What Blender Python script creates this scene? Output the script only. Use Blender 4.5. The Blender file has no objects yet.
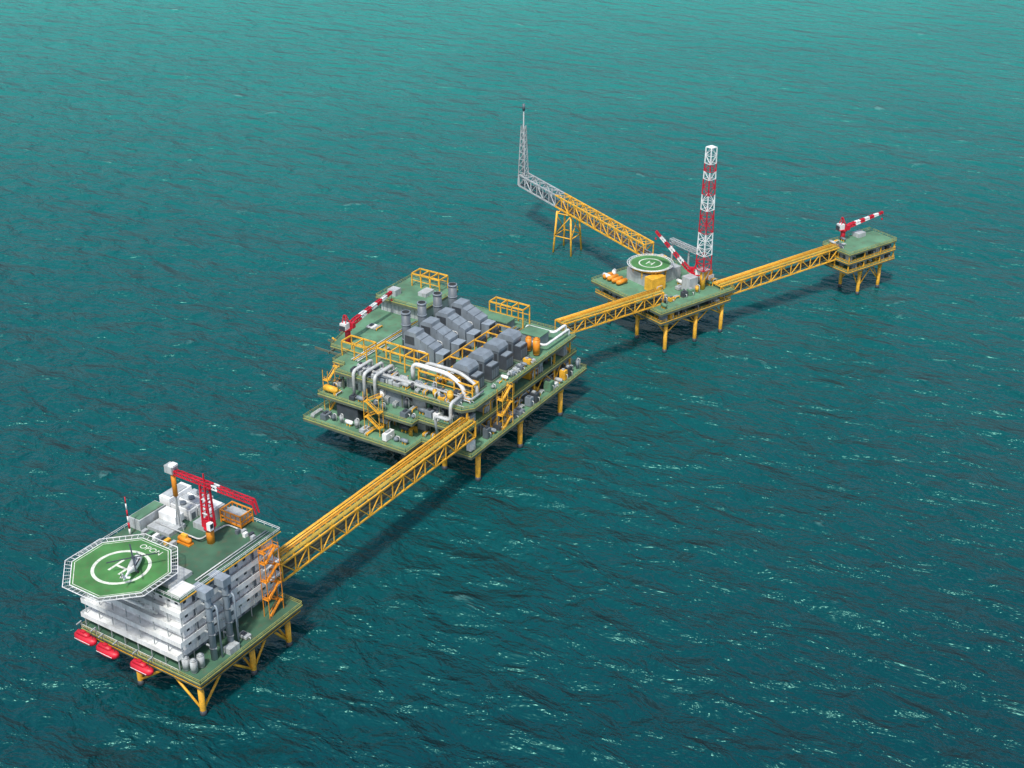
import bpy, math, random
from mathutils import Vector, Matrix
R=random.Random(7)
sc=bpy.context.scene
D=math.radians

# ---------------------------------------------------------------- materials
def mat(name,col,rough=0.55,metal=0.0,var=0.18,scale=0.35,dirt=(0.12,0.09,0.06),dirtamt=0.25,streak=False):
    m=bpy.data.materials.new(name);m.use_nodes=True
    nt=m.node_tree;N=nt.nodes;L=nt.links
    b=N["Principled BSDF"];b.inputs["Roughness"].default_value=rough;b.inputs["Metallic"].default_value=metal
    tc=N.new("ShaderNodeTexCoord");mp=N.new("ShaderNodeMapping")
    mp.inputs["Scale"].default_value=(1,1,0.25) if streak else (1,1,1)
    L.new(tc.outputs["Object"],mp.inputs["Vector"])
    n1=N.new("ShaderNodeTexNoise");n1.inputs["Scale"].default_value=scale;n1.inputs["Detail"].default_value=2
    n2=N.new("ShaderNodeTexNoise");n2.inputs["Scale"].default_value=scale*4.3;n2.inputs["Detail"].default_value=2
    L.new(mp.outputs[0],n1.inputs["Vector"]);L.new(mp.outputs[0],n2.inputs["Vector"])
    r=N.new("ShaderNodeMapRange");r.inputs[1].default_value=0.3;r.inputs[2].default_value=0.7
    r.inputs[3].default_value=1-var;r.inputs[4].default_value=1+var
    L.new(n1.outputs["Fac"],r.inputs[0])
    mul=N.new("ShaderNodeMix");mul.data_type='RGBA';mul.blend_type='MULTIPLY';mul.inputs[0].default_value=1
    mul.inputs[6].default_value=(*col,1);L.new(r.outputs[0],mul.inputs[7])
    r2=N.new("ShaderNodeMapRange");r2.inputs[1].default_value=0.52;r2.inputs[2].default_value=0.75
    r2.inputs[3].default_value=0;r2.inputs[4].default_value=dirtamt;L.new(n2.outputs["Fac"],r2.inputs[0])
    mx=N.new("ShaderNodeMix");mx.data_type='RGBA';L.new(r2.outputs[0],mx.inputs[0])
    L.new(mul.outputs[2],mx.inputs[6]);mx.inputs[7].default_value=(*dirt,1)
    L.new(mx.outputs[2],b.inputs["Base Color"])
    return m
YEL=mat("yellow_paint",(0.80,0.43,0.04),0.5,dirtamt=0.4)
ORG=mat("orange_paint",(0.75,0.27,0.02),0.5)
EDG=mat("green_yellow_edge_paint",(0.36,0.36,0.11),0.6)
GRN=mat("green_deck",(0.10,0.235,0.145),0.8,scale=0.12,var=.28,dirtamt=0.45)
RGN=mat("dark_green_deck",(0.05,0.13,0.08),0.8,scale=0.12,var=.28,dirtamt=0.45)
DGN=mat("helideck_green",(0.06,0.21,0.06),0.8,scale=0.15,var=.25,dirtamt=.35)
WHT=mat("white_paint",(0.78,0.81,0.82),0.5,streak=True,dirt=(0.35,0.3,0.24),dirtamt=0.25)
WGR=mat("light_grey_paint",(0.40,0.44,0.46),0.55,streak=True,dirtamt=0.4)
DUC=mat("duct_blue_grey",(0.27,0.33,0.39),0.45,streak=True,dirtamt=.2)
MGR=mat("blue_grey_cladding",(0.20,0.245,0.29),0.5,streak=True,dirtamt=.2)
GRY=mat("grey_steel",(0.12,0.15,0.18),0.5,streak=True)
DGR=mat("dark_grey_steel",(0.05,0.062,0.078),0.5)
GIR=mat("girder_grey_green",(0.10,0.13,0.10),0.7)
RED=mat("red_paint",(0.55,0.012,0.035),0.45)
BLK=mat("dark_interior",(0.02,0.024,0.025),0.7)
GLS=mat("window_glass",(0.02,0.035,0.05),0.12,dirtamt=0.05)
MRK=mat("white_marking",(0.66,0.72,0.64),0.7,var=0.15,dirtamt=0.4)
NET=mat("safety_net",(0.25,0.30,0.27),0.8)
PIP=mat("lagged_pipe",(0.50,0.53,0.54),0.4)
WALK=mat("grating_walkway",(0.42,0.36,0.07),0.7)

# ---------------------------------------------------------------- builder
class Top:
    def __init__(s,name,loc,rot=0.0,local=False):
        s.o=bpy.data.objects.new(name,None);s.o.empty_display_size=3
        s.o.location=loc;s.o.rotation_euler=(0,0,rot);sc.collection.objects.link(s.o)
        s.off=Vector((0,0,0)) if local else Vector(loc)
class B:
    def __init__(s): s.v=[];s.f=[];s.m=[];s.sm=[];s.mats=[]
    def mi(s,m):
        if m not in s.mats:s.mats.append(m)
        return s.mats.index(m)
    def add(s,vs,fs,m,smooth=False):
        k=len(s.v);s.v+= [tuple(v) for v in vs];i=s.mi(m)
        for f in fs:
            s.f.append([a+k for a in f]);s.m.append(i);s.sm.append(smooth)
    def box(s,x0,x1,y0,y1,z0,z1,m):
        s.add([(x0,y0,z0),(x1,y0,z0),(x1,y1,z0),(x0,y1,z0),(x0,y0,z1),(x1,y0,z1),(x1,y1,z1),(x0,y1,z1)],
              [(0,3,2,1),(4,5,6,7),(0,1,5,4),(1,2,6,5),(2,3,7,6),(3,0,4,7)],m)
    def beam(s,p,q,w,m,h=None):
        p=Vector(p);q=Vector(q);d=q-p
        if d.length<1e-5:return
        d.normalize();up=Vector((0,0,1)) if abs(d.z)<0.98 else Vector((0,1,0))
        a=d.cross(up).normalized();b=a.cross(d).normalized();h=h or w
        a*=w/2;b*=h/2
        vs=[p-a-b,p+a-b,p+a+b,p-a+b,q-a-b,q+a-b,q+a+b,q-a+b]
        s.add(vs,[(0,1,2,3),(7,6,5,4),(0,4,5,1),(1,5,6,2),(2,6,7,3),(3,7,4,0)],m)
    def cyl(s,p,q,r,m,n=12,r2=None):
        p=Vector(p);q=Vector(q);d=(q-p).normalized();r2=r if r2 is None else r2
        up=Vector((0,0,1)) if abs(d.z)<0.98 else Vector((0,1,0))
        a=d.cross(up).normalized();b=a.cross(d)
        vs=[];
        for c,rr in((p,r),(q,r2)):
            for i in range(n):
                t=2*math.pi*i/n;vs.append(c+a*rr*math.cos(t)+b*rr*math.sin(t))
        s.add(vs,[(i,(i+1)%n,n+(i+1)%n,n+i) for i in range(n)],m,True)
        k=len(s.v)-2*n;j=s.mi(m)
        s.f.append([k+i for i in range(n)][::-1]);s.m.append(j);s.sm.append(False)
        s.f.append([k+n+i for i in range(n)]);s.m.append(j);s.sm.append(False)
    def tube(s,pts,r,m,n=10,bend=1.5):
        pts=[Vector(p) for p in pts];o=[pts[0]]
        for i in range(1,len(pts)-1):
            a,b,c=pts[i-1],pts[i],pts[i+1]
            l=min(bend,(b-a).length*.45,(c-b).length*.45)
            p0=b+(a-b).normalized()*l;p1=b+(c-b).normalized()*l
            for k in range(6):
                t=k/5;o.append(p0*(1-t)**2+b*2*t*(1-t)+p1*t*t)
        o.append(pts[-1]);vs=[];prev=None
        for i,c in enumerate(o):
            d=(o[min(i+1,len(o)-1)]-o[max(i-1,0)]).normalized()
            if prev is None:
                up=Vector((0,0,1)) if abs(d.z)<.9 else Vector((0,1,0));prev=d.cross(up).normalized()
            a=(prev-d*prev.dot(d)).normalized();prev=a;b=d.cross(a)
            for k in range(n):
                t=2*math.pi*k/n;vs.append(c+a*r*math.cos(t)+b*r*math.sin(t))
        fs=[(i*n+k,i*n+(k+1)%n,(i+1)*n+(k+1)%n,(i+1)*n+k) for i in range(len(o)-1) for k in range(n)]
        fs.append(tuple(range(n))[::-1]);fs.append(tuple((len(o)-1)*n+k for k in range(n)))
        s.add(vs,fs,m,True)
    def prism(s,pts,z0,z1,m):
        n=len(pts)
        s.add([(x,y,z0) for x,y in pts]+[(x,y,z1) for x,y in pts],
          [tuple(range(n))[::-1],tuple(range(n,2*n))]+[(i,(i+1)%n,n+(i+1)%n,n+i) for i in range(n)],m)
    def extr(s,pts,y0,y1,m):
        n=len(pts)
        s.add([(x,y0,z) for x,z in pts]+[(x,y1,z) for x,z in pts],[tuple(range(n)),tuple(range(n,2*n))[::-1]]+[(i,n+i,n+(i+1)%n,(i+1)%n) for i in range(n)],m)
    def vessel(s,p,q,r,m):
        p=Vector(p);q=Vector(q);d=(q-p).normalized()
        s.cyl(p,q,r,m,14);s.cyl(p,p-d*r*.35,r,m,14,r*.75);s.cyl(q,q+d*r*.35,r,m,14,r*.75)
        s.cyl(p-d*r*.35,p-d*r*.5,r*.75,m,14,r*.2);s.cyl(q+d*r*.35,q+d*r*.5,r*.75,m,14,r*.2)
    def rail(s,pts,z,m=None,step=3.0,t=0.11,h=1.2,closed=False):
        m=m or YEL;pts=list(pts)
        if closed:pts.append(pts[0])
        for (x0,y0),(x1,y1) in zip(pts,pts[1:]):
            for hh in(h,h*.55): s.beam((x0,y0,z+hh),(x1,y1,z+hh),t,m)
            L=math.hypot(x1-x0,y1-y0);n=max(1,round(L/step))
            for i in range(n+1):
                x=x0+(x1-x0)*i/n;y=y0+(y1-y0)*i/n
                s.beam((x,y,z),(x,y,z+h),t,m)
    def deck(s,pts,z,m=None,edge=None,girder=8,rail=True,eh=1.0,gm=None,line=.3):
        m=m or GRN;edge=edge or EDG;gm=gm or GIR
        s.prism(pts,z-.35,z,m)
        n=len(pts)
        for i in range(n):
            a=pts[i];b=pts[(i+1)%n]
            s.beam((a[0],a[1],z-line/2-.03),(b[0],b[1],z-line/2-.03),.4,edge,line)
            s.beam((a[0],a[1],z-line-.04-eh/2),(b[0],b[1],z-line-.04-eh/2),.3,gm,eh)
        xs=[p[0] for p in pts];ys=[p[1] for p in pts]
        x=min(xs)+girder
        while x<max(xs)-1:
            s.beam((x,min(ys)+12,z-.9),(x,max(ys)-.6,z-.9),.5,gm,1.0);x+=girder
        y=min(ys)+13
        while y<max(ys)-1:
            s.beam((min(xs)+.5,y,z-.9),(max(xs)-.6,y,z-.9),.45,gm,.9);y+=girder
        if rail:s.rail(pts,z,closed=True,m=edge)
    def truss(s,p,q,w,h,n,m=None,t=.55,walk=True,m2=None,split=2,pipes=True):
        p=Vector(p);q=Vector(q);d=q-p;L=d.length;u=d.normalized()
        a=Vector((u.y,-u.x,0)).normalized()
        def P(i,sx,tp):
            return p+d*(i/n)+a*(sx*w/2)+Vector((0,0,h if tp else 0))
        for i in range(n):
            mm=(m or YEL) if i/n<split else m2
            for sx in(-1,1):
                for tp in(0,1): s.beam(P(i,sx,tp),P(i+1,sx,tp),t,mm)
                s.beam(P(i,sx,0),P(i,sx,1),t*.7,mm)
                if i%2: s.beam(P(i,sx,0),P(i+1,sx,1),t*.65,mm)
                else: s.beam(P(i,sx,1),P(i+1,sx,0),t*.65,mm)
            for tp in(0,1):
                s.beam(P(i,-1,tp),P(i,1,tp),t*.6,mm);s.beam(P(i,-1 if i%2 else 1,tp),P(i+1,1 if i%2 else -1,tp),t*.4,mm)
        mm=(m or YEL) if split>=1 else m2
        for sx in(-1,1): s.beam(P(n,sx,0),P(n,sx,1),t,mm)
        for tp in(0,1): s.beam(P(n,-1,tp),P(n,1,tp),t,mm)
        if walk:
            Z=Vector((0,0,h+.35))
            o=a*(w*.24);s.beam(p+o+Z,q+o+Z,w*.28,WALK,.12)
            for k in(.1,.38):
                for zz in(1.1,.6): s.beam(p+a*(w*k)+Z+Vector((0,0,zz)),q+a*(w*k)+Z+Vector((0,0,zz)),.12,m or YEL)
                for i in range(n*2+1):
                    c=p+d*(i/(2*n))+a*(w*k)+Z;s.beam(c,c+Vector((0,0,1.1)),.1,m or YEL)
        if pipes:
            for k,r,mp in((-.38,.25,YEL),(-.2,.32,YEL),(-.04,.2,ORG)):
                s.cyl(p+a*(w*k)+Vector((0,0,h+.4)),q+a*(w*k)+Vector((0,0,h+.4)),r,mp,8)
            s.beam(p+Vector((0,0,.5)),q+Vector((0,0,.5)),w*.6,GIR,.15)
            for k,r in((-.2,.4),(.15,.35)):
                s.cyl(p+a*(w*k)+Vector((0,0,1.2)),q+a*(w*k)+Vector((0,0,1.2)),r,GIR,8)
    def stairs(s,x,y,z0,z1,m=None,L=5,wd=1.0,axis='y',rise=3.2):
        m=m or ORG;z=z0;k=0
        def q(a,b,c): return (x+b,y+a,c) if axis=='y' else (x+a,y+b,c)
        for a in(-L/2-1,L/2+1):
            for b in(-wd-.2,wd+.2): s.beam(q(a,b,z0),q(a,b,z1+1),.2,m)
        while z<z1-.2:
            dz=min(rise,z1-z);b=-wd/2-.1 if k%2 else wd/2+.1;sg=-1 if k%2 else 1
            s.beam(q(-sg*L/2,b,z),q(sg*L/2,b,z+dz),wd,m,.2)
            for e in(-wd/2,wd/2):
                s.beam(q(-sg*L/2,b+e,z+1.1),q(sg*L/2,b+e,z+dz+1.1),.12,m)
                for j in range(4):
                    f=j/3;s.beam(q(-sg*L/2+sg*L*f,b+e,z+dz*f),q(-sg*L/2+sg*L*f,b+e,z+dz*f+1.1),.09,m)
            s.beam(q(sg*L/2,0,z+dz),q(sg*(L/2+1.2),0,z+dz),wd*2+.5,m,.2)
            s.beam(q(sg*(L/2+1.2),-wd,z+dz+1.1),q(sg*(L/2+1.2),wd,z+dz+1.1),.12,m)
            z+=dz;k+=1
    def loft(s,rings,m,n=16,mf=None,e=1.0):
        vs=[]
        for (x,cz,ry,rz) in rings:
            for k in range(n):
                t=2*math.pi*k/n;cy=math.cos(t);sy=math.sin(t)
                vs.append((x,ry*math.copysign(abs(cy)**e,cy),cz+rz*math.copysign(abs(sy)**e,sy)))
        base=len(s.v);s.v+=vs
        for i in range(len(rings)-1):
            for k in range(n):
                mm=(mf(i,k) if mf else None) or m
                s.f.append([base+i*n+k,base+i*n+(k+1)%n,base+(i+1)*n+(k+1)%n,base+(i+1)*n+k]);s.m.append(s.mi(mm));s.sm.append(True)
        s.f.append([base+k for k in range(n)]);s.m.append(s.mi(m));s.sm.append(False)
        s.f.append([base+(len(rings)-1)*n+k for k in range(n)]);s.m.append(s.mi(m));s.sm.append(False)
    def build(s,name,top):
        me=bpy.data.meshes.new(name);o=top.off
        me.from_pydata([(v[0]-o.x,v[1]-o.y,v[2]-o.z) for v in s.v],[],s.f)
        for m in s.mats:me.materials.append(m)
        me.polygons.foreach_set("material_index",s.m);me.polygons.foreach_set("use_smooth",s.sm)
        me.update()
        ob=bpy.data.objects.new(name,me);sc.collection.objects.link(ob);ob.parent=top.o
        return ob

def equip(b,x0,x1,y0,y1,z,cell=5,hmax=3.5,dens=.8,pal=None,seed=1):
    r=random.Random(seed);pal=pal or [WGR,WGR,GRY,MGR,WHT,YEL,GRN,DGR,MGR]
    nx=max(1,int((x1-x0)/cell));ny=max(1,int((y1-y0)/cell));cx=(x1-x0)/nx;cy=(y1-y0)/ny
    for i in range(nx):
        for j in range(ny):
            if r.random()>dens:continue
            X=x0+(i+.5)*cx;Y=y0+(j+.5)*cy;w=cx*r.uniform(.25,.42);d=cy*r.uniform(.25,.42);h=r.uniform(.35,1)*hmax
            m=r.choice(pal);k=r.random()
            if k<.42:
                b.box(X-w,X+w,Y-d,Y+d,z+.25,z+h,m);b.box(X-w*1.08,X+w*1.08,Y-d*1.08,Y+d*1.08,z,z+.25,GIR)
                b.box(X-w*.5,X+w*.3,Y-d*.5,Y+d*.5,z+h,z+h+.5,r.choice([GRY,WGR,DGR]))
                b.tube([(X+w,Y,z+h*.6),(X+w+.7,Y,z+h*.6),(X+w+.7,Y,z)],.18,PIP,6,.4)
            elif k<.62:
                rr=min(w,d)*.8;b.vessel((X-w,Y,z+rr+.5),(X+w,Y,z+rr+.5),rr*.8,m)
                b.box(X-w*.6,X-w*.4,Y-rr*.6,Y+rr*.6,z,z+.9,YEL);b.box(X+w*.4,X+w*.6,Y-rr*.6,Y+rr*.6,z,z+.9,YEL)
            elif k<.8:
                rr=min(w,d)*.7;b.vessel((X,Y,z+.8),(X,Y,z+h),rr,m)
                b.tube([(X,Y,z+h),(X,Y,z+h+.9),(X+w,Y,z+h+.9),(X+w,Y,z)],.2,PIP,6,.5)
            else:
                for q in range(3):
                    b.tube([(X-w+q*.6,Y-d,z),(X-w+q*.6,Y-d,z+h*.7),(X-w+q*.6,Y+d,z+h*.7),(X-w+q*.6,Y+d,z)],.2,r.choice([PIP,YEL,WGR]),6,.6)

def jacket(b,xs,ys,z1,r=1.3,brace=True,lv=1.5,br=.4):
    for x in xs:
        for y in ys:
            b.cyl((x,y,-6),(x,y,z1),r,YEL,16);b.cyl((x,y,-.5),(x,y,1.6),r*1.1,DGR,16)
            b.cyl((x,y,z1-2.2),(x,y,z1-.9),r*1.3,YEL,16)
    if brace:
        for x in xs:
            for y0,y1 in zip(ys,ys[1:]):
                m=(y0+y1)/2
                b.cyl((x,y0,lv),(x,m,z1-1.2),br,YEL,8);b.cyl((x,y1,lv),(x,m,z1-1.2),br,YEL,8)
        for y in ys:
            for x0,x1 in zip(xs,xs[1:]):
                m=(x0+x1)/2
                b.cyl((x0,y,lv),(m,y,z1-1.2),br,YEL,8);b.cyl((x1,y,lv),(m,y,z1-1.2),br,YEL,8)

def ring(b,cx,cy,z,r0,r1,m,n=48):
    vs=[];
    for i in range(n):
        t=2*math.pi*i/n
        vs+=[(cx+r0*math.cos(t),cy+r0*math.sin(t),z),(cx+r1*math.cos(t),cy+r1*math.sin(t),z)]
    b.add(vs,[(2*i,2*i+1,(2*i+3)%(2*n),(2*i+2)%(2*n)) for i in range(n)],m)
def flat(b,pts,z,m): b.add([(x,y,z) for x,y in pts],[tuple(range(len(pts)))],m)
def Hmark(b,cx,cy,z,s,ang,m):
    c,sn=math.cos(ang),math.sin(ang)
    for (x0,x1,y0,y1) in((-.5*s,-.34*s,-.62*s,.62*s),(.34*s,.5*s,-.62*s,.62*s),(-.34*s,.34*s,-.08*s,.08*s)):
        flat(b,[(cx+x*c-y*sn,cy+x*sn+y*c) for x,y in((x0,y0),(x1,y0),(x1,y1),(x0,y1))],z,m)

def crane(name,loc,head,length,elev,ped,cabh=3.2,pm=None,t=.3,w=1.6,seg=8):
    T=Top(name,loc,head,True)
    b=B();b.cyl((0,0,0),(0,0,ped),1.15,pm or RED,16);b.cyl((0,0,ped-.5),(0,0,ped+.2),1.7,RED,16)
    b.box(-3.2,1.6,-1.6,1.6,ped+.2,ped+.7,RED);b.build("pedestal",T)
    b=B();b.box(-3.1,-.4,-1.4,1.4,ped+.7,ped+cabh,WHT);b.box(.1,1.9,-2.6,-1.2,ped+.5,ped+2.8,RED);b.box(.9,1.95,-2.5,-1.3,ped+1.5,ped+2.6,GLS)
    b.box(-3.6,-3.1,-1.2,1.2,ped+.7,ped+2.4,DGR);b.build("machinery_house",T)
    b=B()
    for y in(-1,1):
        b.beam((1.2,y,ped+.7),(-1.2,y*.6,ped+cabh+3),.35,RED);b.beam((-2.8,y,ped+.7),(-1.2,y*.6,ped+cabh+3),.3,RED)
    b.beam((-1.2,-.6,ped+cabh+3),(-1.2,.6,ped+cabh+3),.4,RED);b.build("a_frame",T)
    b=B();e=elev;c,s=math.cos(e),math.sin(e);o=Vector((1.3,0,ped+1.2))
    for i in range(seg):
        mm=WHT if i in(2,4,6) else RED
        def P(k,y,z):
            f=k/seg;ww=w*(1-.55*f)*(0.5 if k==0 else 1);hh=w*(1-.6*f)*(0.3 if k==0 else 1)
            L=length*f
            return o+Vector((c*L-s*z*hh,y*ww/2,s*L+c*z*hh))
        for y in(-1,1):
            for z in(-.5,.5):b.beam(P(i,y,z),P(i+1,y,z),t,mm)
            b.beam(P(i,y,-.5),P(i+.5,y,.5),t*.6,mm);b.beam(P(i+.5,y,.5),P(i+1,y,-.5),t*.6,mm)
        for z in(-.5,.5):
            b.beam(P(i,-1,z),P(i+.5,1,z),t*.6,mm);b.beam(P(i+.5,1,z),P(i+1,-1,z),t*.6,mm);b.beam(P(i+1,-1,z),P(i+1,1,z),t*.7,mm)
    tip=o+Vector((c*length,0,s*length));b.build("lattice_boom",T)
    b=B()
    for y in(-.4,.4): b.beam(Vector((-1.2,y,ped+cabh+3)),tip+Vector((0,y,.3)),.1,DGR)
    b.beam(tip,tip-Vector((0,0,3)),.12,DGR);b.box(tip.x-.3,tip.x+.3,-.3,.3,tip.z-3.9,tip.z-3,RED);b.build("hoist_ropes_and_hook",T)
    return T

# ================================================================= living quarters platform
T=Top("living_quarters_platform",(-16,235,14))
b=B();jacket(b,(-18,7),(216.5,238,254),12.6,.9);b.build("jacket_legs",T)
b=B();b.deck([(-38,214),(10,214),(10,258),(-38,258)],14,m=RGN,eh=.6)
b.deck([(-38,214.6),(9.4,214.6),(9.4,257.5),(-38,257.5)],12,m=GIR,edge=YEL,rail=False,girder=9,eh=.5,line=.25)
for x in(-37,-30,-20,-10,0,9): b.beam((x,214.6,12),(x,214.6,13.2),.3,GIR)
for y in(222,231,240,249,257): b.beam((9.4,y,12),(9.4,y,13.2),.3,GIR)
b.build("cellar_deck",T)
b=B()
nl=5;H0=14;dz=4.8
for k in range(nl):
    z0=H0+k*dz;z1=z0+dz
    x0,x1,y0,y1=-35,1.2,218.4,256.5
    if k==0:x1=-1.5
    b.box(x0,x1,y0,y1,z0,z1-1,WHT if k!=0 else WGR)
    ov=1.6
    X0=x0-ov-(4-k)*.3;X1=x1+ov*(1.0 if k else 1.8);Y0=y0-ov-(4-k)*.55;Y1=y1+ov
    b.box(X0,X1,Y0,Y1,z1-1,z1-.45,WHT)
    if k<nl-1:
        b.box(X0,X1,Y0,Y0+.12,z1-.45,z1+.6,WHT);b.box(X0,X0+.12,Y0+.12,Y1,z1-.45,z1+.6,WHT)
        b.box(X1-.12,X1,Y0+.12,Y1-8,z1-.45,z1+.8,WHT)
    if k==0:
        b.rail([(X0,214.3),(X1,214.3)],14,m=WHT)
    nwin=12
    for i in range(nwin):
        x=x0+1.6+i*(x1-x0-3.2)/(nwin-1)
        if R.random()<.85: b.box(x-.6,x+.6,y0-.05,y0+.02,z0+1.4,z0+2.8,GLS)
    for i in range(11):
        y=y0+1.6+i*(y1-y0-3.2)/10
        if k==0 or i in(1,5,8): b.box(x1-.02,x1+.06,y-.6,y+.6,z0+.1,z0+2.5,GRY)
        elif R.random()<.75: b.box(x1-.02,x1+.05,y-.55,y+.55,z0+1.5,z0+2.6,GLS)
    b.box(x1-.01,x1+.03,y0+.5,y1-.5,z0+3.3,z0+3.5,WGR)
    for i in range(8):
        y=Y0+.6+i*(Y1-Y0-1.2)/7
        b.beam((X1-.3,y,z0),(X1-.3,y,z1-1),.24,WGR)
        x=X0+.6+i*(X1-X0-1.2)/7;b.beam((x,Y0+.9,z0),(x,Y0+.9,z1-1),.24,WGR)
b.build("accommodation_block",T)
b=B();zr=38
b.prism([(-37,216.6),(3.2,216.6),(3.2,258.5),(-37,258.5)],37.56,38,RGN)
b.rail([(-37,216.6),(3.2,216.6),(3.2,258.5),(-37,258.5)],38,closed=True,m=WHT)
b.beam((3.35,216.6,37.8),(3.35,258.5,37.8),.2,YEL,.3);b.build("roof_deck",T)
b=B()
for i in range(3):
    y=248+i*3.6;b.box(-31,-23,y,y+3,38,41.6,WHT);b.box(-30.5,-23.5,y+.4,y+2.6,41.6,42.1,WGR);b.cyl((-27,y+1.5,42.1),(-27,y+1.5,42.8),1,GRY,12)
    b.box(-22.99,-22.9,y+.6,y+2.2,38.3,40.5,GRY)
b.box(-36.5,-31.8,236,247,38,41.5,WGR);b.box(-36,-32.3,236.5,246.5,41.5,41.8,GRN)
b.box(-31,-22,238,245,38,39.2,WGR);b.box(-31,-24,243,246.5,39.2,41.6,WHT);b.box(-20,-15,246,250,38,40,WGR)
b.box(-22,-17,251,257,38,41.5,WGR);b.box(-21.5,-17.5,251.5,256.5,41.5,42,WHT)
b.box(-35.5,-31.2,248,257.5,38,43,WHT);b.box(-35,-31.6,249,256,43,43.4,WGR)
b.box(-12,-3,219.5,228,38,39.2,WGR);b.box(-3,2,218,224,38,38.4,WHT)
for i in range(6):
    b.box(-30+i*2.3,-28.8+i*2.3,234.5,236.5,38,39.6,[WGR,GRN,WHT,GRY,YEL,WGR][i])
for i in range(5): b.box(-7+i*1.5,-6+i*1.5,250+(i%2),251.5+(i%2),38,39.3,[GRY,WGR,WHT,DGR,WGR][i])
b.tube([(-30,240.5,39.6),(-12,240.5,39.6),(-12,252,38.6),(-5,252,38.6)],.25,PIP);b.tube([(-21,241.5,38.6),(-13,241.5,38.6),(-13,250,38.6)],.22,WGR)
b.tube([(0,226,38.4),(0,256,38.4)],.2,PIP);b.tube([(1,226,38.4),(1,256,38.4)],.15,WGR)
b.build("rooftop_modules",T)
b=B()
x0,x1,y0,y1=-15,-7,252.8,258
b.box(x0,x1,y0,y1,38.6,38.9,ORG)
for x in(x0,x1):
    for y in(y0,y1):b.beam((x,y,38),(x,y,42.6),.35,ORG)
for (a,c) in(((x0,y0),(x1,y0)),((x1,y0),(x1,y1)),((x1,y1),(x0,y1)),((x0,y1),(x0,y0))):
    b.beam((*a,42.4),(*c,42.4),.35,ORG);b.beam((*a,40.4),(*c,40.4),.3,ORG)
    for f in(.25,.5,.75):
        X=a[0]+(c[0]-a[0])*f;Y=a[1]+(c[1]-a[1])*f;b.beam((X,Y,38.9),(X,Y,42.4),.2,ORG)
b.box(x0+.6,x1-.6,y0+.6,y1-.6,38.9,41.6,WGR);b.build("equipment_cage",T)
b=B();b.vessel((-18,238.5,39.4),(-14,238.5,39.4),.9,ORG);b.box(-18.5,-13.5,237.5,239.5,38,38.5,ORG);b.box(-17,-15,238,239,40.2,41.2,YEL);b.build("rooftop_tank",T)
b=B()
for k in range(6): b.cyl((-33,233,38+k*2.2),(-33,233,40.2+k*2.2),.32-.03*k,[WHT,RED][k%2],8)
b.build("aerial_mast",T)
b=B()
for y in(224.5,231.5):
    b.tube([(1,y,36.2),(5.6,y,36.2),(5.6,y,14)],1.0,DUC,12,1.6)
    b.box(.8,6.8,y-1.6,y+1.6,35.8,38.3,DUC)
    b.tube([(7.0,y+1.8,14),(7.0,y+1.8,32),(3,y+1.8,32)],.3,DUC,8)
    for z in(18,22.8,27.6,32.4): b.box(3,6.9,y-.25,y+.25,z,z+.3,WGR);b.cyl((5.6,y,z-.1),(5.6,y,z+.3),1.15,GRY,12)
b.build("exhaust_ducts",T)
b=B();b.stairs(5.4,250.5,14,37,ORG,L=4.2,wd=.9);b.build("stair_tower",T)
b=B()
for i,(x,y) in enumerate(((5,217),(5,219.8),(2.3,216.6))): b.vessel((x,y,14.5),(x,y,18.2),1.1,WGR)
equip(b,2.8,9,235,246,14,3.2,2,.7,seed=4);b.box(6,8.5,228,232,14,16,WGR)
b.build("deck_equipment",T)

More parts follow.
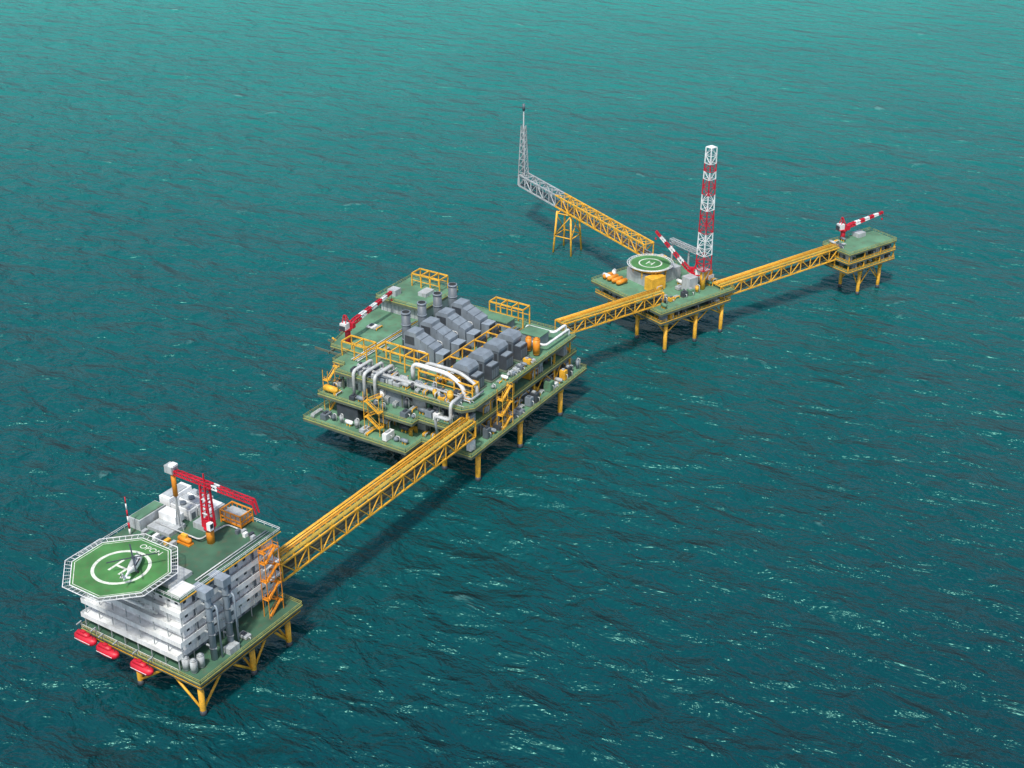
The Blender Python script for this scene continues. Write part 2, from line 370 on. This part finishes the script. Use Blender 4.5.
def helideck(name,c,r,z,n,rot,down,strutm,net=2.0,text=None):
    T=Top(name,(c[0],c[1],z),0,False);cx,cy=c
    P=lambda rr:[(cx+rr*math.cos(2*math.pi*i/n+rot),cy+rr*math.sin(2*math.pi*i/n+rot)) for i in range(n)]
    b=B();b.prism(P(r),z-.5,z,DGN);b.build("landing_deck",T)
    b=B()
    o=P(r+net);ii=P(r)
    for i in range(n):
        a,c2=o[i],o[(i+1)%n];p,q=ii[i],ii[(i+1)%n]
        b.beam((*a,z+.15),(*c2,z+.15),.2,WHT);b.beam((*p,z-.02),(*q,z-.02),.25,WHT)
        K=max(2,int(math.hypot(a[0]-c2[0],a[1]-c2[1])/1.8))
        for k in range(K+1):
            f=k/K
            b.beam((p[0]+(q[0]-p[0])*f,p[1]+(q[1]-p[1])*f,z-.1),(a[0]+(c2[0]-a[0])*f,a[1]+(c2[1]-a[1])*f,z+.13),.1,WHT)
        for g in(.33,.66):
            b.beam((p[0]+(a[0]-p[0])*g,p[1]+(a[1]-p[1])*g,z-.1+.2*g),(q[0]+(c2[0]-q[0])*g,q[1]+(c2[1]-q[1])*g,z-.1+.2*g),.07,NET)
    b.build("safety_net_frame",T)
    b=B()
    ring(b,cx,cy,z+.006,r*.50,r*.565,MRK);Hmark(b,cx,cy,z+.006,r*.32,D(0),MRK)
    oo=P(r*.95);i2=P(r*.935)
    for i in range(n):
        j=(i+1)%n;flat(b,[i2[i],oo[i],oo[j],i2[j]],z+.006,MRK)
    b.build("landing_markings",T)
    b=B();k=8
    for i in range(k):
        t=2*math.pi*(i+.5)/k;x=cx+r*.8*math.cos(t);y=cy+r*.8*math.sin(t)
        b.beam((x,y,z-1),(cx,cy,z-1),.35,strutm,.9)
    for i in range(n):
        p,q=P(r*.9)[i],P(r*.9)[(i+1)%n];b.beam((*p,z-1),(*q,z-1),.4,strutm,.8)
        p,q=P(r*.5)[i],P(r*.5)[(i+1)%n];b.beam((*p,z-1),(*q,z-1),.4,strutm,.8)
    for a,c2 in down: b.cyl(a,c2,.4,strutm,10)
    b.build("support_struts",T)
    if text:
        cu=bpy.data.curves.new("deck_lettering",'FONT');cu.body=text;cu.size=r*.19;cu.align_x='CENTER';cu.extrude=.002
        ob=bpy.data.objects.new("deck_lettering",cu);cu.materials.append(MRK);sc.collection.objects.link(ob)
        ob.parent=T.o;ob.location=(r*.05,r*.66,.01)
    return T
hc=(-17,215);zh=43
down=[]
for x in(-27,-17.5,-8):
    down+=[((x,217.6,29),(x,206,zh-1.2)),((x,217.0,36),(x,211.5,zh-1.2))]
down+=[((-22,217.4,30),(-27,206,zh-1.2)),((-13,217.4,30),(-8,206,zh-1.2)),((-13,217.4,30),(-17.5,206,zh-1.2)),((-22,217.4,30),(-17.5,206,zh-1.2)),
 ((-27,222,38),(-27,222,zh-1)),((-8,222,38),(-8,222,zh-1)),((-17.5,227,38),(-17.5,227,zh-1)),((-27,222,38),(-17.5,227,zh-1)),((-8,222,38),(-17.5,227,zh-1))]
helideck("helideck",hc,14.8,zh,8,D(22.5),down,WHT,text="OPON")

# helicopter
T=Top("helicopter",(-12.5,215.8,zh),D(118),True)
b=B()
def gl(i,k): return GLS if (i in(1,2) and 1<=k<=6) or (i in(4,5,6) and k in(1,6) ) else None
b.loft([(5.6,1.5,.1,.1),(5.2,1.5,.6,.5),(4.4,1.65,.95,.85),(3.4,1.9,1.15,1.15),(2.2,2.0,1.25,1.3),(1,2.0,1.3,1.3),(-.5,2.05,1.3,1.3),(-2,2.1,1.15,1.15),(-3.2,2.3,.75,.8),(-4.5,2.5,.42,.5),(-8,2.8,.24,.28),(-8.6,2.85,.1,.1)],WHT,16,gl,.85)
b.loft([(2.2,3.2,.2,.2),(1.4,3.4,.7,.45),(-1.2,3.4,.75,.5),(-2.6,3.1,.3,.3)],WGR,12)
b.build("fuselage",T)
b=B();b.add([(-7.2,-.07,2.9),(-8.2,-.07,2.9),(-9.3,-.07,5),(-8.5,-.07,5),(-7.2,.07,2.9),(-8.2,.07,2.9),(-9.3,.07,5),(-8.5,.07,5)],[(0,1,2,3),(7,6,5,4),(0,4,5,1),(1,5,6,2),(2,6,7,3),(3,7,4,0)],WHT)
b.box(-7.6,-6.8,-1.4,1.4,2.75,2.85,WHT);b.build("tail_fin",T)
b=B();b.cyl((0,0,3.7),(0,0,4.5),.22,DGR,8);b.cyl((0,0,4.4),(0,0,4.65),.5,DGR,10)
for i in range(4):
    t=D(25+90*i);c,s=math.cos(t),math.sin(t);b.beam((c*.4,s*.4,4.5),(c*7.2,s*7.2,4.35),.42,DGR,.1)
for i in range(4):
    t=D(20+90*i);b.beam((-8.9,.3,4.4),(-8.9+math.cos(t)*1.3,.3,4.4+math.sin(t)*1.3),.16,DGR,.06)
b.build("rotors",T)
b=B()
for x,y in((4,0),(-1,1.3),(-1,-1.3)):
    b.cyl((x,y-.15,.38),(x,y+.15,.38),.38,BLK,14);b.beam((x,y*.8,1.3),(x,y,.4),.16,GRY)
b.build("landing_gear",T)

for i,x in enumerate((-34.5,-25.5,-11.5)):
    T=Top("lifeboat",(x,212.4,11.2+(1 if i==0 else 0)),0,True)
    b=B();b.loft([(-4.4,.6,.1,.2),(-4.0,.4,.9,.9),(-3,.2,1.45,1.35),(0,.1,1.6,1.5),(3,.2,1.45,1.35),(4.0,.4,.8,.8),(4.4,.7,.1,.2)],RED,16)
    b.loft([(-3.4,1.5,.3,.2),(-3.0,1.7,.9,.7),(1.2,1.7,.9,.7),(1.7,1.5,.4,.3)],ORG if False else RED,12);b.box(-3.2,3.2,-1.62,-1.55,.15,.35,WHT)
    b.box(-1.5,0,-.5,.5,2.2,2.7,RED)
    b.build("hull",T)
    b=B()
    for xx in(-3,3): b.beam((xx,1.8,1.5),(xx,1.6,4.4),.3,WGR);b.beam((xx,1.7,4.4),(xx,-.2,4.2),.3,WGR);b.beam((xx,0,4.2),(xx,0,1.2),.1,DGR)
    b.build("davits",T)

T=Top("pedestal_crane",(-10,243,38),0,True)
b=B();b.cyl((0,0,0),(0,0,5),1.2,ORG,16);b.cyl((0,0,4.8),(0,0,5.6),1.7,RED,16);b.build("pedestal",T)
b=B()
for x,y in((-1.5,-1),(1.5,-1),(-1.5,1),(1.5,1)): b.beam((x,y,5.6),(x*.6,y*.9,20),.5,RED)
for k in range(6):
    z=5.6+k*2.4;f=1-.4*k/6
    for y in(-1,1):
        b.beam((-1.5*f,y,z),(1.5*f,y,z+2.4),.25,RED);b.beam((-1.5*f,y,z),(1.5*f,y,z),.3,WHT if k in(2,4) else RED)
b.box(-1.3,1.3,-1.2,1.2,5.6,8,RED);b.box(1.4,2.8,-2.4,-.9,6,8.4,WHT);b.box(2.2,2.86,-2.3,-1.1,6.8,8.2,GLS);b.build("mast",T)
b=B()
for i in range(14):
    x=-12+i*2.2;mm=RED if i not in(7,) else WHT;h0=19.8;h1=21.0
    for y in(-.65,.65):
        for z in(h0,h1): b.beam((x,y,z),(x+2.2,y,z),.3,mm)
        b.beam((x,y,h0),(x+1.1,y,h1),.2,mm);b.beam((x+1.1,y,h1),(x+2.2,y,h0),.2,mm)
    b.beam((x,-.65,h1),(x+2.2,.65,h1),.2,mm)
for y in(-.6,.6): b.beam((18.8,y,21),(20,y,17),.4,RED);b.beam((18.8,y,19.8),(20,y,17),.3,RED)
b.box(-14.5,-11.5,-1.3,1.3,20,22.4,WGR);b.box(-13,-11,-1,1,22.4,23,WHT)
b.beam((0,0,21),(0,0,23.6),.35,RED);b.beam((0,0,23.6),(15,0,21),.12,DGR);b.beam((0,0,23.6),(-12,0,21.2),.12,DGR);b.build("lattice_boom",T)
b=B();b.cyl((-12.5,0,19.9),(-12.5,0,12),.75,ORG,12);b.beam((-12.5,0,12),(-12.5,0,0),.5,WGR)
b.beam((-14,0,0),(-12.5,0,11),.25,WGR);b.beam((-11,0,0),(-12.5,0,11),.25,WGR)
b.build("boom_rest",T)

# ================================================================= bridges
T=Top("footbridge",(0,310,20));b=B();b.truss((0.5,257.5,20.5),(0.5,362.5,20.5),6,6,17,t=.5);b.build("box_truss",T)
T=Top("footbridge",(-3,480,26));b=B();b.truss((-11,446,24.5),(5,503,21),5.5,5,10,t=.5);b.build("box_truss",T)
T=Top("footbridge",(38,566,20));b=B();b.truss((20,530,17),(49,597,19),5.5,5.5,12,t=.5);b.build("box_truss",T)

# ================================================================= production platform
T=Top("production_platform",(-30,400,14))
b=B();jacket(b,(-57,-35,-13,2),(366,395,425),13,1.0,brace=False)
b.build("jacket_legs",T)
b=B();b.deck([(-66,349),(-18,349),(-18,359),(4,359),(3.5,443),(-66,443)],14);b.build("lower_deck",T)
b=B();b.deck([(-64,356),(-20,356),(-20,360),(0,360),(0,440.5),(-64,440.5)],22);b.build("middle_deck",T)
b=B();b.deck([(-60,362),(-2,362),(1,366),(1,438),(-62,438),(-81,438),(-81,402),(-75,378),(-66,378),(-66,368),(-60,368)],30);b.build("main_deck",T)
b=B()
for x in(-58,-44,-30,-13,-1):
    for y in(364,379,395,410,425,437):
        b.beam((x,y,14),(x,y,29.5),.6,YEL if x>-5 else GIR)
for y0,y1 in((364,379),(379,395),(395,410),(410,425),(425,437)):
    b.beam((-1,y0,14),(-1,(y0+y1)/2,21),.35,YEL);b.beam((-1,y1,14),(-1,(y0+y1)/2,21),.35,YEL)
for y in(385,400,415,430):
    b.beam((-60,y,22),(-80,y,29.4),.5,YEL)
b.build("columns_and_braces",T)
b=B()
b.box(-58,-42,366,436,22,28.9,WGR);b.box(-40,-8,372,436,22,28.9,GRY);b.box(-56,-6,370,436,14,20.9,DGR)
for x in range(-57,-42,2): b.box(x,x+.2,365.85,366,22.4,28.6,MGR)
for x in(-54,-48): b.box(x,x+1.4,365.8,366,22.1,24.6,DGR)
b.box(-38,-29,364,371,22,29,MGR);b.box(-27,-21,366,371,22,27.5,WGR);b.box(-56,-46,357,364,14,19.5,DGR)
equip(b,-64,-20,350,357,14,3.6,3.4,.85,seed=11);equip(b,-20,3,361,369,14,3.6,4,.8,seed=12);equip(b,-5.5,3,372,442,14,3.6,4.2,.85,seed=13)
equip(b,-41,-1,361.5,371,22,3.6,5,.9,seed=14);equip(b,-7,-.5,372,439,22,3.4,4.8,.9,seed=15)
equip(b,-63.5,-59,368,438,14,4,4.5,.8,seed=16);equip(b,-63.5,-58.5,360,438,22,3.6,4,.7,seed=18);equip(b,-44,-20,358,370,14,4.2,5,.8,seed=19)
equip(b,-58,-20,356.8,361.5,22,3.4,3,.8,seed=29)
b.build("deck_modules",T)
b=B()
def hood(X,Y):
    b.box(X-8,X+10,Y-3.6,Y+3.6,30,30.5,GIR)
    b.box(X-8,X+2,Y-3.2,Y+3.2,30.5,35.4,GRY)
    for k in range(4): b.box(X-7.2+k*2.3,X-5.8+k*2.3,Y-3.26,Y-3.2,31.2,34.6,DGR)
    b.extr([(X-8,35.4),(X-8,40.4),(X-6.8,41.6),(X-2.4,41.6),(X-2.2,40.2),(X+6,36.9),(X+6,30.5),(X+2,30.5),(X+2,35.4)],Y-2.8,Y+2.8,MGR)
    b.box(X-7.4,X-3,Y-2.87,Y-2.8,36.4,39.8,DGR)
    for k in range(2):
        x=X-.2+k*3.4;z=40.2-(x-X+2.2)*3.3/8.2
        b.box(x,x+.25,Y-2.9,Y+2.9,z-1.2,z+.12,GRY)
    b.box(X+6.4,X+10,Y-2.4,Y+2.4,30.5,35.4,MGR);b.box(X+6.3,X+10.1,Y-2.5,Y+2.5,35.4,35.6,DUC)
    b.box(X+10,X+10.08,Y-2,Y+2,31.2,35,DGR)
    b.box(X+10.8,X+13,Y-1.8,Y+1.8,30,34.2,DGR)
    b.tube([(X+3,Y-3.6,31),(X+3,Y-3.6,35.5),(X-1,Y-3.8,35.5),(X-1,Y-3.8,31)],.22,PIP,8,1)
    b.cyl((X-11,Y+3,30),(X-11,Y+3,46),1.75,GRY,18);b.cyl((X-11,Y+3,45.6),(X-11,Y+3,46.4),1.9,MGR,18);b.cyl((X-11,Y+3,46.4),(X-11,Y+3,46.46),1.5,BLK,18)
    for z in(35,41): b.cyl((X-11,Y+3,z),(X-11,Y+3,z+.4),1.95,MGR,18)
    b.box(X-9.4,X-8,Y-.3,Y+2.3,35.7,38.5,GRY)
for y in(388,398.5,409,419.5): hood(-36.5,y)
for i,y in enumerate((378.5,388.5,398.5,408.5)):
    X=-10
    b.box(X-5,X+5.6,y-3.5,y+3.5,30,30.5,GIR);b.box(X-4.6,X+2,y-2.9,y+2.9,30.5,37.6,GRY)
    b.extr([(X-4.9,37.6),(X-4.9,38.8),(X-3.8,40.0),(X+1.2,40.0),(X+2.4,38.6),(X+2.4,37.6)],y-3.1,y+3.1,MGR)
    b.box(X+2,X+5.2,y-2.5,y+2.5,30.5,36.1,DGR);b.box(X+2.5,X+4.9,y-2.2,y+2.2,36.1,36.4,MGR)
    for k in range(4): b.box(X+5.2,X+5.28,y-2.3+k*1.2,y-1.5+k*1.2,31.2,34.8,GRY)
    for k in range(3): b.box(X-4+k*2,X-2.7+k*2,y-2.96,y-2.9,31.4,36.6,DGR)
    b.box(X-8,X-4.6,y-1.6,y+1.6,30.2,34,WGR);b.tube([(X-6,y,34),(X-6,y,36),(X-4.4,y,36)],.5,PIP,8)
b.build("gas_turbine_generators",T)
b=B()
for i in range(3):
    x=-50+i*5
    b.tube([(x,360.6,22.5),(x,360.6,33.2+i*.3),(x,372,33.2+i*.3),(x,372,30)],.65,PIP,10,2)
b.tube([(-49,365.5,32.4),(-20,365.5,32.4),(-14,365.5,32.4),(-14,365.5,22)],.6,PIP,10,2)
b.tube([(-52,368,31.5),(-5,368,31.5),(-2,368,31.5),(-2,376,31.5)],.45,WGR,10,2)
b.tube([(-30,371,31),(-30,371,37.5),(-14,371,37.5),(-7,371,34),(-7,371,22)],.85,WHT,12,4)
b.tube([(-26,373.4,31),(-26,373.4,38),(-10,373.4,38),(-3,373.4,34.5),(-3,373.4,30)],.7,PIP,12,4)
b.tube([(-8,418,31),(-8,418,33),(-1,418,33),(-1,436,33),(-1,436,30)],.5,WHT,10,2)
b.tube([(-16,428,30),(-16,428,34),(-3,428,34),(-3,437,34),(-3,437,30)],.55,WHT,10,2)
b.tube([(-12,361,16),(-12,359.3,26),(-5,359.3,26),(-5,359.3,33),(-5,367,33)],.65,PIP,10,2)
for i in range(5): b.tube([(-22.8+i*.9,374,31),(-22.8+i*.9,430,31)],.25,[PIP,YEL,WGR,DGR,ORG][i],8)
for i in range(4): b.tube([(-60+i*1.0,372,30.6),(-60+i*1.0,414,30.6)],.22,[PIP,YEL,WGR,PIP][i],8)
for k in range(7): b.box(-23.2,-18.5,376+k*8,376.4+k*8,30,30.7,YEL)
r=random.Random(99)
for k in range(46):
    x=r.uniform(-55,-3);y=r.uniform(362,370);L=r.uniform(2,8);z=30+r.uniform(.4,2.6)
    if r.random()<.5: b.tube([(x,y,30),(x,y,z),(min(x+L,-1),y,z),(min(x+L,-1),y,30)],r.uniform(.12,.3),r.choice([PIP,WGR,YEL,GRY]),6,.5)
    else: b.tube([(x,y,30),(x,y,z),(x,y+L*.7,z),(x,y+L*.7,30)],r.uniform(.12,.3),r.choice([PIP,WGR,YEL,GRY]),6,.5)
for k in range(40):
    y=r.uniform(374,434);x=r.choice([-6.5,-1.2]);z=r.choice([14,22]);L=r.uniform(3,10);zz=z+r.uniform(3,6)
    b.tube([(x,y,z),(x,y,zz),(x,min(y+L,437),zz),(x,min(y+L,437),z)],r.uniform(.12,.32),r.choice([PIP,WGR,YEL,GRY,ORG]),6,.5)
b.build("process_piping",T)
b=B()
def frame(x0,x1,y0,y1,z0,z1,nx,ny,t=.42,m=YEL):
    for i in range(nx+1):
        for j in range(ny+1):
            x=x0+(x1-x0)*i/nx;y=y0+(y1-y0)*j/ny;b.beam((x,y,z0),(x,y,z1),t,m)
    for i in range(nx+1):
        x=x0+(x1-x0)*i/nx;b.beam((x,y0,z1),(x,y1,z1),t,m,t*1.3)
    for j in range(ny+1):
        y=y0+(y1-y0)*j/ny;b.beam((x0,y,z1),(x1,y,z1),t,m,t*1.3)
    for j in (0,ny):
        y=y0+(y1-y0)*j/ny
        for i in range(nx):
            xa=x0+(x1-x0)*i/nx;xb=x0+(x1-x0)*(i+1)/nx;b.beam((xa,y,z0+(z1-z0)*.5),(xb,y,z0+(z1-z0)*.5),t*.6,m)
frame(-50,-30,375,381,30,37,3,1);frame(-27,-3,370.5,374.5,30,35.5,3,1);frame(-24,-18.2,378,420,30,35.5,1,5,.35)
frame(-66,-54,374,380,30,36,2,1,.4)
frame(-74,-60,431,437,36.5,42,3,1);frame(-36,-20,432,437,30,38,3,1)
b.build("pipe_support_frames",T)
b=B()
b.box(-79,-58,416,437,30,35.9,WGR);b.deck([(-80,414),(-56,414),(-56,438.5),(-80,438.5)],36.4,girder=50)
for x in range(-78,-58,2): b.box(x,x+.2,415.88,416,30.2,35.2,MGR)
b.box(-77,-73,418,422,36.4,39,WGR);b.box(-66,-62,424,430,36.4,38,WGR)
b.box(-45,-24,426,432,30,33.5,MGR);b.box(-45.5,-23.5,425.5,432.5,33.5,33.9,GRN)
b.box(-14,-5,420,427,30,34.5,MGR);b.box(-14.3,-4.7,419.7,427.3,34.5,34.8,GRN)
for y in(414,): b.vessel((-2.6,y,31),(-2.6,y,37),1.4,ORG)
b.vessel((-7,415.3,31),(-7,415.3,36),1.2,ORG);b.vessel((-9,365,31),(-9,365,34),1.2,YEL)
b.vessel((-62,358.4,24),(-57,358.4,24),1.3,YEL)
equip(b,-55,-50,384,388,30,3.5,3,.6,seed=21);equip(b,-4,.5,378,410,30,2.6,2.2,.8,seed=22);equip(b,-58,-4,363,371,30,3.2,3,.9,pal=[WGR,MGR,GRY,YEL,DGR],seed=23)
equip(b,-78,-62,398,413,30,4,1.8,.3,seed=25)
b.build("topside_buildings",T)
b=B();b.stairs(-36,354,14,30,YEL,L=5,axis='x');b.stairs(2.3,384,14,30,YEL,L=5);b.stairs(-62,362,14,30,YEL,L=5);b.build("stair_towers",T)
crane("pedestal_crane",(-71,384,30),D(92),29,D(6),6,w=1.7,t=.42)

# ================================================================= wellhead hub platform
hub=(12,492,0)
T=Top("wellhead_platform",hub,D(-20),True)
b=B();jacket(b,(-40,-21,-3),(6,24,40),15,.85,brace=True,lv=9,br=.3);b.build("jacket_legs",T)
b=B();b.deck([(-44,1),(-1,1),(-1,43),(-44,43)],16,edge=YEL);b.deck([(-46,0),(0,0),(0,44),(-46,44)],21);b.build("decks",T)
b=B();equip(b,-43,-1,2,10,16,3.6,3.4,.85,seed=31);equip(b,-7,-1,10,42,16,3.6,3.4,.85,seed=32)
equip(b,-20,-2,3,30,21,3.4,3,.5,seed=33);equip(b,-45,-40,4,42,21,4,3.5,.8,seed=35);equip(b,-20,-8,36,44,21,3.4,3,.8,seed=34)
b.box(-38,-24,14,34,21,26.5,WGR);b.box(-24,-19,12,20,21,27,YEL);b.box(-13,-8,24,29,21,28,WGR);b.box(-19,-13,38,43,21,26,ORG)
for k in range(4): b.vessel((-43+k*3,5,22.5),(-43+k*3,10,22.5),1.1,ORG)
b.build("deck_modules",T)
helideck("helideck",(-9.5,522.5),9.4,29,24,0,[((-9.5+7*math.cos(t),522.5+7*math.sin(t),21),(-9.5+8*math.cos(t),522.5+8*math.sin(t),28)) for t in [k*math.pi/4 for k in range(8)]],YEL,net=1.0)
T=Top("lattice_tower",(15,525.5,21),D(-20),True)
b=B();b.cyl((0,0,0),(0,0,9),1.2,YEL,16);b.box(-2.2,2.2,-2.2,2.2,9,9.5,WGR)
for x in(-2,2):
    for y in(-2,2): b.beam((x,y,9),(x*.4,y*.4,5),.4,WGR)
b.build("support_post",T)
b=B();zb=9.5;ht=55.5;nb=16
for i in range(nb):
    mm=RED if i in(0,1,5,6,7,10,11,13) else WHT
    f0=2.35-.75*i/nb;f1=2.35-.75*(i+1)/nb;z0=zb+ht*i/nb;z1=zb+ht*(i+1)/nb
    C=[(-1,-1),(1,-1),(1,1),(-1,1)]
    for k in range(4):
        a=C[k];c=C[(k+1)%4]
        b.beam((a[0]*f0,a[1]*f0,z0),(a[0]*f1,a[1]*f1,z1),.38,mm)
        if (i+k)%2: b.beam((a[0]*f0,a[1]*f0,z0),(c[0]*f1,c[1]*f1,z1),.2,mm)
        else: b.beam((c[0]*f0,c[1]*f0,z0),(a[0]*f1,a[1]*f1,z1),.2,mm)
        b.beam((a[0]*f0,a[1]*f0,z0),(c[0]*f0,c[1]*f0,z0),.2,mm)
b.box(-1.7,1.7,-1.7,1.7,zb+ht,zb+ht+.3,WHT);b.build("lattice_mast",T)
crane("pedestal_crane",(11,525,21),D(208),25,D(49),6,w=1.6,t=.42)
T=Top("gangway_boom",(-6,535,26));b=B();b.truss((-12,548,30),(6,539,31),1.8,1.8,6,m=WGR,t=.35,walk=False,pipes=False);b.beam((0,542,21),(0,542,30),.7,WGR);b.beam((-11,547.4,21),(-11,547.4,30),.7,WGR);b.build("boom",T)

# ================================================================= flare
T=Top("flare_boom",(-75,570,25))
b=B();fa=Vector((-22,545,22));fb=Vector((-123,597,22));b.truss(fa,fb,5.5,6,19,m2=WGR,split=.68,t=.6,walk=False,pipes=False)
for k in(-1,0,1): b.cyl(fa+Vector((k*.8,k*1.6,1)),fb+Vector((k*.8,k*1.6,1)),.35,GRY,8)
b.beam(fa+Vector((0,0,.3)),fa.lerp(fb,.66)+Vector((0,0,.3)),2.2,YEL,.15);b.build("boom_truss",T)
b=B();sx_,sy_=-84,576.8
for x in(-5,5):
    for y in(-5,5):
        b.cyl((sx_+x*1.1,sy_+y*1.1,-5),(sx_+x*.8,sy_+y*.8,22),.5,YEL,10)
for z,s in((9,5),(21,4.1)):
    for (a,c) in(((-1,-1),(1,-1)),((1,-1),(1,1)),((1,1),(-1,1)),((-1,1),(-1,-1))):
        b.cyl((sx_+a[0]*s,sy_+a[1]*s,z),(sx_+c[0]*s,sy_+c[1]*s,z),.3,YEL,8)
        if z<20:
            b.cyl((sx_+a[0]*s,sy_+a[1]*s,z),(sx_+c[0]*(s-.7),sy_+c[1]*(s-.7),z+12),.25,YEL,8)
b.build("support_jacket",T)
b=B();bx,by=-123.5,597.5;n=9;h=32
for i in range(n):
    f0=2.1-1.2*i/n;f1=2.1-1.2*(i+1)/n;z0=22+h*i/n;z1=22+h*(i+1)/n;C=[(-1,-1),(1,-1),(1,1),(-1,1)]
    for k in range(4):
        a=C[k];c=C[(k+1)%4]
        b.beam((bx+a[0]*f0,by+a[1]*f0,z0),(bx+a[0]*f1,by+a[1]*f1,z1),.4,WGR);b.beam((bx+a[0]*f0,by+a[1]*f0,z0),(bx+c[0]*f1,by+c[1]*f1,z1),.26,WGR)
        b.beam((bx+a[0]*f0,by+a[1]*f0,z0),(bx+c[0]*f0,by+c[1]*f0,z0),.26,WGR)
b.cyl((bx,by,22),(bx,by,65),.32,WGR,10);b.cyl((bx,by,62),(bx,by,65.5),.7,GRY,10)
b.build("flare_stack",T)

# ================================================================= satellite platform
T=Top("satellite_wellhead_platform",(57.5,592,0),D(-22),True)
b=B();jacket(b,(-13,-2),(12,26),13,.8,lv=4,br=.3);b.build("jacket_legs",T)
b=B()
for z in(15,19.5,24): b.deck([(-16,0),(1,0),(1,32),(-16,32)],z,girder=7,eh=.7,edge=YEL if z<24 else EDG)
for x in(-15.5,-8,.5):
    for y in(.5,11,22,31.5): b.beam((x,y,14),(x,y,23.5),.45,YEL)
b.build("decks",T)
b=B();equip(b,-15,0,1,31,15,3.6,3,.85,seed=41);equip(b,-15,0,1,31,19.5,3.6,3.2,.85,seed=42);equip(b,-15,-6,1,12,24,3.6,2.4,.6,seed=43);b.box(-15,-11,19,24,24,26,WGR);b.build("deck_modules",T)
crane("pedestal_crane",(48.5,608,24),D(56),21,D(12),5,w=1.5,t=.4)

# ================================================================= sea
me=bpy.data.meshes.new("sea_water");S=9000
me.from_pydata([(-S,-S,0),(S,-S,0),(S,S,0),(-S,S,0)],[],[(0,1,2,3)])
sea=bpy.data.objects.new("sea_water",me);sc.collection.objects.link(sea)
m=bpy.data.materials.new("sea_water");m.use_nodes=True;nt=m.node_tree;N=nt.nodes;L=nt.links;bs=N["Principled BSDF"]
tc=N.new("ShaderNodeTexCoord")
def mp(rot,scl):
    a=N.new("ShaderNodeMapping");a.inputs["Rotation"].default_value=(0,0,rot);a.inputs["Scale"].default_value=scl;L.new(tc.outputs["Object"],a.inputs[0]);return a
def noise(vec,scale,det=4,dist=0,rough=.55):
    a=N.new("ShaderNodeTexNoise");a.inputs["Scale"].default_value=scale;a.inputs["Detail"].default_value=det
    a.inputs["Roughness"].default_value=rough
    a.inputs["Distortion"].default_value=dist;L.new(vec.outputs[0],a.inputs["Vector"]);return a.outputs["Fac"]
def M(op,a,b_=0):
    x=N.new("ShaderNodeMath");x.operation=op
    for i,v in enumerate((a,b_)):
        if isinstance(v,(int,float)):x.inputs[i].default_value=v
        else:L.new(v,x.inputs[i])
    return x.outputs[0]
v1=mp(D(-30),(0.5,1,1));v2=mp(D(-18),(0.6,1,1))
a1=noise(v1,1/26,1,.3);a2=noise(v2,1/9.5,4,.3,.54)
pk=M('POWER',a2,1.6)
h=M('ADD',M('MULTIPLY',a1,8.5),M('MULTIPLY',pk,7.6))
bump=N.new("ShaderNodeBump");bump.inputs["Strength"].default_value=1;bump.inputs["Distance"].default_value=1.0;L.new(h,bump.inputs["Height"])
L.new(bump.outputs[0],bs.inputs["Normal"])
# sky-lit brightening of distant sea painted into base colour, deep blue-green to turquoise
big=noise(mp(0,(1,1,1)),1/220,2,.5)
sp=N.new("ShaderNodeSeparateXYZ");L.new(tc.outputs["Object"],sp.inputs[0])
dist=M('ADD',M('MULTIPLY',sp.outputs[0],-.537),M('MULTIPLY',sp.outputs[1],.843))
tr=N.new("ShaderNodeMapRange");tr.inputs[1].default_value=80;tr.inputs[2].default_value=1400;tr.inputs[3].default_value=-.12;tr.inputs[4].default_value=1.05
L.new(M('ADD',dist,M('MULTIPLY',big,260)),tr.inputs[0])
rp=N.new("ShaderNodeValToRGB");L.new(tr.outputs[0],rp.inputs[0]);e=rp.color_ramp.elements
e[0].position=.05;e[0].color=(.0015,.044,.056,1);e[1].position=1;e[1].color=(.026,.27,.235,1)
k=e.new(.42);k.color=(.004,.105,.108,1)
ff=M('MULTIPLY',a2,M('ADD',a1,.55))
fr=N.new("ShaderNodeMapRange");fr.inputs[1].default_value=.79;fr.inputs[2].default_value=1.15;L.new(ff,fr.inputs[0])
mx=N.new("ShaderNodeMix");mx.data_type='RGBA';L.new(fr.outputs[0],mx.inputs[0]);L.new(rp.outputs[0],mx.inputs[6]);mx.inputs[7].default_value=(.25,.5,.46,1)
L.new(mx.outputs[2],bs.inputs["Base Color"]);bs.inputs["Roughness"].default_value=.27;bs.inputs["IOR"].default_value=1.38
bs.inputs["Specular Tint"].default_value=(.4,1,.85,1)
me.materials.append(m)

# ================================================================= light and camera
w=bpy.data.worlds.new("World");sc.world=w;w.use_nodes=True
sk=w.node_tree.nodes.new("ShaderNodeTexSky");sk.sky_type='NISHITA';sk.sun_disc=False;sk.dust_density=3;sk.ozone_density=.6
sd=Vector((.16,-.60,.98)).normalized()
sk.sun_elevation=math.asin(sd.z);sk.sun_rotation=math.atan2(sd.x,sd.y)
w.node_tree.links.new(sk.outputs[0],w.node_tree.nodes["Background"].inputs[0]);w.node_tree.nodes["Background"].inputs[1].default_value=.15
sun=bpy.data.lights.new("sun",'SUN');sun.energy=3.4;sun.angle=D(5);sun.color=(1,.96,.88)
so=bpy.data.objects.new("sun",sun);sc.collection.objects.link(so);so.rotation_euler=sd.to_track_quat('Z','Y').to_euler();so.location=(0,0,300)
cam=bpy.data.cameras.new("camera");co=bpy.data.objects.new("camera",cam);sc.collection.objects.link(co)
co.location=(250,0,270);co.rotation_euler=(D(62.5),0,D(32.5));cam.sensor_width=36;cam.lens=36*1400/1024;cam.clip_end=20000;cam.clip_start=1
sc.camera=co
sc.view_settings.view_transform='Standard';sc.view_settings.look='None';sc.view_settings.exposure=0
